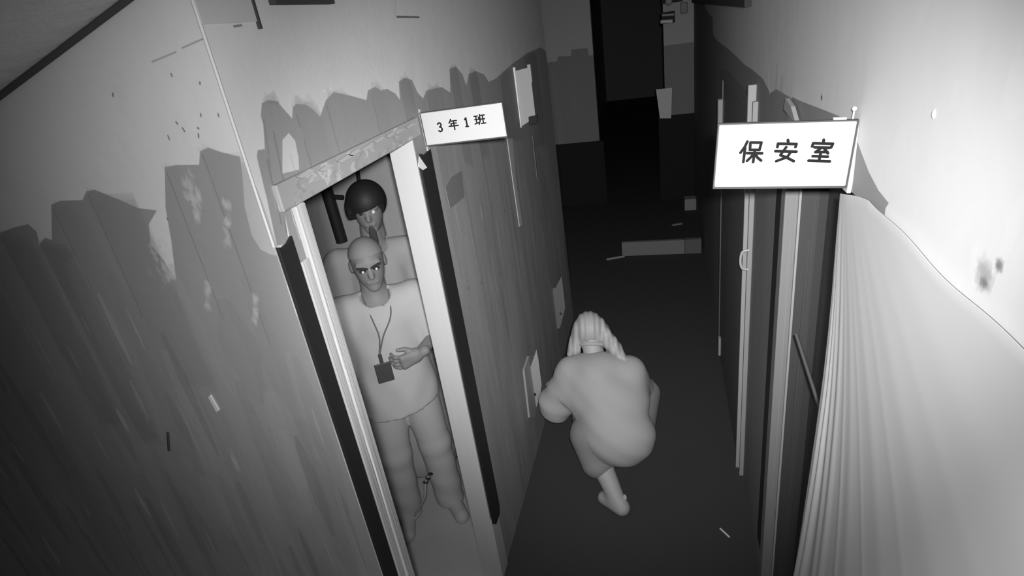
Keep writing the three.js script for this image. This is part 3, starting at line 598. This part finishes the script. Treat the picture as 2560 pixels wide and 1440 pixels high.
// standing person with the lanyard, just inside the left doorway
{
  const t = thing('person', 'standing person in loose pale shirt and light trousers with a dark badge on a lanyard', 'person', [-1.36, 0.004, -2.26]);
  t.rotation.y = 0.54;
  const legs = [];
  for (const s of [-1, 1]) legs.push([[s * 0.09, 0.88, 0], [s * 0.105, 0.48, 0.02], 0.085, 0.058], [[s * 0.105, 0.48, 0.02], [s * 0.125, 0.09, -0.02], 0.056, 0.038], [[s * 0.125, 0.045, -0.03], [s * 0.15, 0.03, 0.14], 0.042, 0.03]);
  const eR = [-0.265, 1.11, -0.05], wR = [-0.17, 0.95, -0.17], eL = [0.275, 1.13, 0.0], wL = [0.13, 1.14, 0.2];
  const list = [[[-0.07, 0.92, 0], [0.07, 0.92, 0], 0.11, 0.11], [[0, 0.95, 0], [0, 1.28, -0.01], 0.11, 0.12], [[-0.14, 1.35, -0.015], [0.14, 1.35, -0.015], 0.065, 0.065], [[0, 1.36, -0.02], [0, 1.5, -0.005], 0.06, 0.055],
    [[-0.18, 1.35, 0], eR, 0.05, 0.04], [eR, wR, 0.039, 0.027], [[0.18, 1.35, 0], eL, 0.05, 0.04], [eL, wL, 0.039, 0.027], ...legs];
  const rot = [0.1, 0, 0.03], hc = [0.005, 1.575, 0.03];
  const body = mesh('body', [skinOf(bones(list, 0.04), [-0.4, -0.01, -0.28], [0.4, 1.56, 0.3], 0.012), place(headGeo(), rot, hc),
    handGeo(V(...wR), V(0.12, -0.03, -0.02), V(0, 0.1, -1), V(0, 1, 0), 0.5), handGeo(V(...wL), V(-0.1, -0.012, 0.03), V(0.2, 0.1, 1), V(0, 1, 0.1), 0.75)], M.skin, t);
  faceParts(body, hc, rot, 0.32);
  const hairF = (p) => { const d = ell(p, [0, 0.032, -0.016], [0.081, 0.094, 0.096]); const cut = 0.052 - (p[1] - 0.35 * Math.max(0, -p[2] * 1.4)) + Math.max(0, p[2] - 0.02) * 0.25; return Math.max(d, cut); };
  mesh('hair', place(skinOf(hairF, [-0.1, -0.06, -0.13], [0.1, 0.14, 0.1], 0.004), rot, hc), M.greyHair, t);
  // loose shirt
  const torso = bones([[[-0.08, 1.3, 0], [0.08, 1.3, 0], 0.1, 0.1], [[0, 1.25, 0], [0.0, 0.74, 0.0], 0.178, 0.205], [[-0.15, 1.34, 0], [0.15, 1.34, 0], 0.075, 0.075]], 0.06);
  const sl = (sx, e) => { const a = [sx * 0.17, 1.35, 0], dx = [e[0] - a[0], e[1] - a[1], e[2] - a[2]], L = Math.hypot(...dx), n = dx.map((v) => v / L); return (p) => Math.max(cap(p, a, [a[0] + dx[0] * 1.3, a[1] + dx[1] * 1.3, a[2] + dx[2] * 1.3], 0.08, 0.125), (p[0] - e[0]) * n[0] + (p[1] - e[1]) * n[1] + (p[2] - e[2]) * n[2] - 0.0); };
  const sR = sl(-1, eR), sL = sl(1, eL);
  const shirtF = (p) => {
    const q = [p[0], p[1], p[2] / 0.74];
    let d = torso(q) * 0.8;
    d = smin(smin(d, sR(p), 0.05), sL(p), 0.05);
    d += 0.005 * Math.sin(p[0] * 34 + p[1] * 11) * Math.sin(p[1] * 9 + p[0] * 6) + 0.007 * Math.max(0, 1.1 - p[1]) * Math.sin(p[0] * 46 - p[1] * 26);
    d = Math.max(d, 0.775 + 0.012 * Math.sin(p[0] * 12) - p[1]);
    return Math.max(d, -cap(p, [0, 1.44, 0.045], [0, 1.62, 0.03], 0.075, 0.09));
  };
  mesh('shirt', skinOf(shirtF, [-0.44, 0.72, -0.24], [0.46, 1.5, 0.26], 0.011), M.shirt, t);
  const pants = bones([[[-0.07, 0.9, 0], [0.07, 0.9, 0], 0.11, 0.11], ...[-1, 1].flatMap((s) => [[[s * 0.085, 0.86, 0], [s * 0.11, 0.48, 0.015], 0.105, 0.086], [[s * 0.11, 0.48, 0.015], [s * 0.128, -0.06, -0.01], 0.086, 0.08]])], 0.025);
  mesh('trousers', skinOf((p) => Math.max(pants(p) + 0.005 * Math.sin(p[1] * 40 + p[0] * 20) * Math.max(0, 0.6 - p[1]), 0.035 - p[1]), [-0.26, 0.0, -0.16], [0.26, 1.05, 0.18], 0.01), M.trousers, t);
  const bl = 0.156;
  mesh('lanyard', [tube([V(-0.06, 1.43, 0.03), V(-0.04, 1.33, 0.118), V(-0.03, 1.25, 0.144), V(-0.05, 1.165, 0.15)], 0.0035, 40), tube([V(0.066, 1.43, 0.03), V(0.045, 1.33, 0.118), V(-0.01, 1.25, 0.144), V(-0.048, 1.165, 0.15)], 0.0035, 40)], M.cord, t);
  const bd = mesh('badge', box(-0.088, -0.01, 1.015, 1.12, bl, bl + 0.008, 0.006), M.badge, t);
  mesh('badge_clip', box(-0.058, -0.04, 1.115, 1.17, bl, bl + 0.006, 0.002), M.badge, bd);
  // striped loop hanging between the shins and dark shoe edges
  for (const s of [-1, 1]) mesh('shoe', skinOf(bones([[[s * 0.125, 0.035, -0.05], [s * 0.155, 0.03, 0.15], 0.05, 0.042]], 0.02), [s * 0.14 - 0.1, -0.01, -0.12], [s * 0.14 + 0.1, 0.1, 0.22], 0.008), M.trousers, t);
}
// person behind, only head and shoulders in view
{
  const t = thing('hanging_figure', 'dark-haired figure in a pale robe hanging behind the person with the lanyard', 'figure', [-1.5, 0.004, -2.58]);
  t.rotation.y = 0.5;
  const rot = [0.12, -0.1, 0], hc = [0.03, 1.74, 0.02];
  const list = [[[-0.07, 1.0, 0], [0.07, 1.0, 0], 0.11, 0.11], [[0, 1.05, 0], [0, 1.4, -0.01], 0.11, 0.12], [[-0.15, 1.48, -0.015], [0.15, 1.48, -0.015], 0.065, 0.065], [[0.01, 1.48, -0.01], [0.02, 1.64, -0.005], 0.06, 0.055]];
  for (const s of [-1, 1]) list.push([[s * 0.2, 1.47, 0], [s * 0.26, 1.2, -0.02], 0.05, 0.04], [[s * 0.26, 1.2, -0.02], [s * 0.24, 0.97, 0.02], 0.039, 0.027], [[s * 0.09, 0.95, 0], [s * 0.1, 0.5, 0.01], 0.085, 0.058], [[s * 0.1, 0.5, 0.01], [s * 0.1, 0.09, -0.02], 0.056, 0.038], [[s * 0.1, 0.04, -0.03], [s * 0.12, 0.03, 0.13], 0.04, 0.03]);
  const body = mesh('body', [skinOf(bones(list, 0.04), [-0.4, -0.01, -0.24], [0.4, 1.7, 0.24], 0.013), place(headGeo(), rot, hc), handGeo(V(-0.24, 0.97, 0.02), V(0, -1, 0.1), V(-1, 0, 0), V(0, 0, 1), 0.4), handGeo(V(0.24, 0.97, 0.02), V(0, -1, 0.1), V(1, 0, 0), V(0, 0, 1), 0.4)], M.skin, t);
  for (const k of [-1, 1]) mesh('eye', place(new THREE.SphereGeometry(0.009, 14, 10).translate(k * 0.031, 0.008, 0.077), rot, hc), k < 0 ? M.brow : M.eye, body);  // only one is white, as its painted glint
  const hairF = (p) => { let d = ell(p, [0, 0.038, -0.014], [0.102, 0.108, 0.11]); d = smin(d, ell(p, [-0.088, 0.0, 0.01], [0.024, 0.05, 0.05]), 0.03); const cut = Math.max((0.022 - p[1] + 0.2 * p[0]) - Math.max(0, 0.055 - p[2]) * 2.2, -0.028 - p[1]); return Math.max(d, Math.min(cut, 0.5)); };
  mesh('hair', place(skinOf(hairF, [-0.14, -0.13, -0.14], [0.14, 0.16, 0.12], 0.0045), rot, hc), M.darkHair, t);
  mesh('tongue', place(new THREE.SphereGeometry(1, 18, 14).scale(0.02, 0.07, 0.009).rotateX(0.1).translate(0.004, -0.118, 0.098), rot, hc), M.badge, t).userData.label = 'long dark strip below the face';
  const rb = bones([[[-0.15, 1.47, -0.01], [0.15, 1.47, -0.01], 0.08, 0.08], [[0, 1.4, 0], [0, 0.9, 0], 0.16, 0.19], [[0, 0.9, 0], [0, 0.2, 0], 0.19, 0.25], ...[-1, 1].map((s) => [[s * 0.2, 1.47, 0], [s * 0.3, 1.02, 0], 0.075, 0.1])], 0.05);
  mesh('robe', skinOf((p) => Math.max(Math.max(rb([p[0], p[1], p[2] / 0.75]) * 0.8, 0.1 - p[1]), -cap(p, [0.02, 1.56, 0.035], [0.02, 1.75, 0.02], 0.06, 0.08)) + 0.004 * Math.sin(p[0] * 40), [-0.46, 0.05, -0.26], [0.46, 1.62, 0.26], 0.014), M.robe, t);
}
// crouching person, seen from behind
{
  const O = [-0.33, 0, -2.62], t = thing('person', 'long-haired person in a pale top crouching on the corridor floor facing away', 'person', O);
  const W = (x, y, z) => [x - O[0], y - O[1], z - O[2]];
  const sL = W(-0.56, 0.63, -2.8), eL = W(-0.665, 0.42, -2.8), wL = W(-0.66, 0.36, -3.02), sR = W(-0.21, 0.63, -2.8), eR = W(-0.15, 0.4, -2.92), wR = W(-0.34, 0.38, -3.06);
  const list = [[W(-0.31, 0.36, -2.6), [0.17, 0.14, 0.14]], [W(-0.32, 0.42, -2.64), W(-0.38, 0.6, -2.78), 0.12, 0.12], [sL, sR, 0.06, 0.06], [W(-0.4, 0.64, -2.8), W(-0.43, 0.76, -2.9), 0.06, 0.052],
    [sL, eL, 0.05, 0.04], [eL, wL, 0.038, 0.027], [sR, eR, 0.05, 0.04], [eR, wR, 0.038, 0.027],
    [W(-0.42, 0.34, -2.6), W(-0.53, 0.36, -2.92), 0.085, 0.06], [W(-0.53, 0.36, -2.92), W(-0.43, 0.23, -2.6), 0.058, 0.064], [W(-0.43, 0.23, -2.6), W(-0.305, 0.09, -2.39), 0.07, 0.046], [W(-0.27, 0.045, -2.35), W(-0.37, 0.036, -2.42), 0.046, 0.038],
    [W(-0.2, 0.34, -2.6), W(-0.14, 0.4, -2.95), 0.085, 0.06], [W(-0.14, 0.4, -2.95), W(-0.2, 0.08, -2.82), 0.058, 0.038], [W(-0.2, 0.04, -2.8), W(-0.2, 0.03, -2.98), 0.042, 0.03]];
  const hc = W(-0.445, 0.8, -2.93), rot = [0.5, Math.PI + 0.25, 0];
  mesh('body', [skinOf(bones(list, 0.035), [-0.5, -0.01, -0.6], [0.36, 0.9, 0.32], 0.011), place(headGeo(), rot, hc),
    handGeo(V(...wL), V(-0.1, 0.02, -0.06), V(0.3, 1, 0), V(0.5, 0, -1), 0.7, 0.92), handGeo(V(...wR), V(-0.3, -0.1, -0.1), V(0, 1, 0), V(0, 0, -1), 0.6, 0.92)], M.paleSkin, t);
  const trunkF = bones([[W(-0.285, 0.36, -2.575), [0.205, 0.185, 0.17]], [W(-0.34, 0.46, -2.66), W(-0.4, 0.58, -2.77), 0.18, 0.17], [W(-0.46, 0.5, -2.75), W(-0.26, 0.5, -2.72), 0.15, 0.15]], 0.06);
  const sleeveF = bones([[W(-0.55, 0.62, -2.79), W(-0.23, 0.63, -2.79), 0.085, 0.08], [W(-0.55, 0.62, -2.79), W(-0.665, 0.42, -2.77), 0.085, 0.095], [W(-0.58, 0.5, -2.75), W(-0.65, 0.39, -2.75), 0.09, 0.085], [W(-0.665, 0.42, -2.77), W(-0.68, 0.38, -2.88), 0.085, 0.06], [sR, W(-0.17, 0.44, -2.88), 0.08, 0.08]], 0.04);
  const topCut = (p) => {
    const x = p[0] + O[0], y = p[1], z = p[2] + O[2];
    let d = Math.max(trunkF(p), (0.18 + 1.3 * Math.max(0, -0.33 - x)) - y - 0.2 * Math.max(0, z + 2.55));
    d = smin(d, sleeveF(p), 0.06);
    d += 0.0035 * Math.sin(x * 26 + y * 30) * Math.sin(y * 19 - z * 11 + x * 7) + 0.0025 * Math.sin(y * 58 + x * 21) * Math.max(0, -0.5 - x) * 8;
    return Math.max(d, -cap(p, W(-0.425, 0.755, -2.9), W(-0.45, 0.85, -2.97), 0.066, 0.08));
  };
  mesh('blouse', skinOf(topCut, [-0.52, 0.1, -0.5], [0.36, 0.86, 0.3], 0.0105), M.blouse, t);
  mesh('collar', new THREE.TorusGeometry(0.07, 0.012, 8, 28).rotateX(Math.PI / 2 - 0.7).translate(...W(-0.428, 0.745, -2.885)), M.blouse, t);
  const shF = bones([[W(-0.31, 0.35, -2.6), [0.2, 0.165, 0.165]], [W(-0.42, 0.33, -2.6), W(-0.53, 0.35, -2.92), 0.105, 0.085], [W(-0.445, 0.33, -2.59), W(-0.41, 0.2, -2.52), 0.115, 0.09], [W(-0.2, 0.34, -2.6), W(-0.14, 0.39, -2.92), 0.105, 0.085]], 0.04);
  mesh('shorts', skinOf(shF, [-0.4, 0.05, -0.46], [0.36, 0.6, 0.24], 0.012), M.shorts, t);
  // hair: crown and long locks falling forward on both sides
  const H = (x, y, z) => A3(V(x, y, z).applyEuler(new THREE.Euler(...rot, 'YXZ')).add(V(...hc)));
  const locks = [];
  for (const [x, y, z, dx, dy, dz, r] of [[0.07, 0.03, -0.03, 0.1, -0.2, 0.06, 0.026], [0.075, 0.02, 0.0, 0.1, -0.22, 0.12, 0.028], [-0.07, 0.03, -0.03, -0.14, -0.22, -0.06, 0.03], [-0.075, 0.02, -0.02, -0.17, -0.25, -0.04, 0.026], [-0.08, 0.0, 0.02, -0.12, -0.26, 0.06, 0.03], [-0.06, 0.05, -0.06, -0.13, -0.16, -0.09, 0.024]]) locks.push([H(x, y, z), H((x + dx) / 2 * 1.15, (y + dy) / 2, (z + dz) / 2 - 0.02), r, r], [H((x + dx) / 2 * 1.15, (y + dy) / 2, (z + dz) / 2 - 0.02), H(dx, dy, dz), r, r * 0.4]);
  locks.push([W(-0.38, 0.82, -2.92), W(-0.31, 0.76, -2.86), 0.035, 0.035], [W(-0.31, 0.76, -2.86), W(-0.22, 0.69, -2.77), 0.035, 0.02], [W(-0.36, 0.8, -2.88), W(-0.26, 0.72, -2.79), 0.03, 0.016], [W(-0.52, 0.8, -2.92), W(-0.565, 0.7, -2.86), 0.032, 0.018]);
  const hf0 = bones(locks, 0.02), inv = new THREE.Matrix4().makeRotationFromEuler(new THREE.Euler(...rot, 'YXZ')).transpose();
  const hairF = (p) => {
    const q = V(p[0] - hc[0], p[1] - hc[1], p[2] - hc[2]).applyMatrix4(inv), a = [q.x, q.y, q.z];
    let d = Math.max(ell(a, [0, 0.03, -0.018], [0.088, 0.1, 0.104]), -0.03 - q.y + Math.max(0, q.z) * 1.2 - Math.abs(q.x) * 0.6);
    d = smin(d, hf0(p), 0.03);
    return d + 0.0025 * Math.sin(q.x * 190 + q.y * 20);
  };
  mesh('hair', skinOf(hairF, hc.map((v) => v - 0.34), hc.map((v, i) => v + (i === 1 ? 0.16 : 0.34)), 0.0055), M.blondHair, t);
  mesh('ankle_band', new THREE.SphereGeometry(0.018, 14, 10).scale(0.7, 1.2, 0.8).translate(...W(-0.252, 0.1, -2.365)), M.sign, t).userData.label = 'bright reflective ankle tag';
}
// cable on the back wall of the room
{
  const a = onZ(884, 380, -2.87), b = onZ(900, 470, -2.87);
  tag(mesh('black_rope', tube([V(a.x - 0.02, 2.6, -2.87), a, V((a.x + b.x) / 2 + 0.004, (a.y + b.y) / 2, -2.87), b, V(b.x + 0.01, b.y - 0.3, -2.88)], 0.012, 40), M.black), 'black rope hanging down to the dark-haired head inside the doorway', 'rope');
  const c = onZ(803, 440, -2.88), d = onZ(846, 585, -2.88);
  const t = thing('black_pipe', 'black pipe with a short side branch on the back wall inside the doorway', 'pipe', [0, 0, -2.88]);
  const s = (v) => V(v.x, v.y, 0);
  mesh('riser', rod(V(c.x - 0.01, 2.6, 0), V(d.x + 0.01, d.y - 0.05, 0), 0.035), M.black, t);
  mesh('branch', rod(s(onZ(826, 492, -2.88)), s(onZ(858, 494, -2.88)), 0.014), M.black, t);
}
// striped cord hanging between the shins of the standing person
{
  const t = thing('striped_cord', 'thin striped cord on the floor between the feet of the standing person', 'cord', [0, 0, 0]);
  const a = onZ(1076, 1185, -2.12), b = onZ(1064, 1205, -2.12), c = onZ(1062, 1240, -2.1), d = onZ(1036, 1290, -2.1);
  mesh('cord', tube([a, b, c, d], 0.006, 30), M.paperDim, t);
  for (let i = 0; i < 3; i++) { const p = a.clone().lerp(b, i / 2); mesh('stripe', new THREE.SphereGeometry(0.012, 10, 8).scale(1.2, 0.45, 1).translate(p.x, p.y, p.z), M.black, t); }
}

renderer.render(scene, camera);
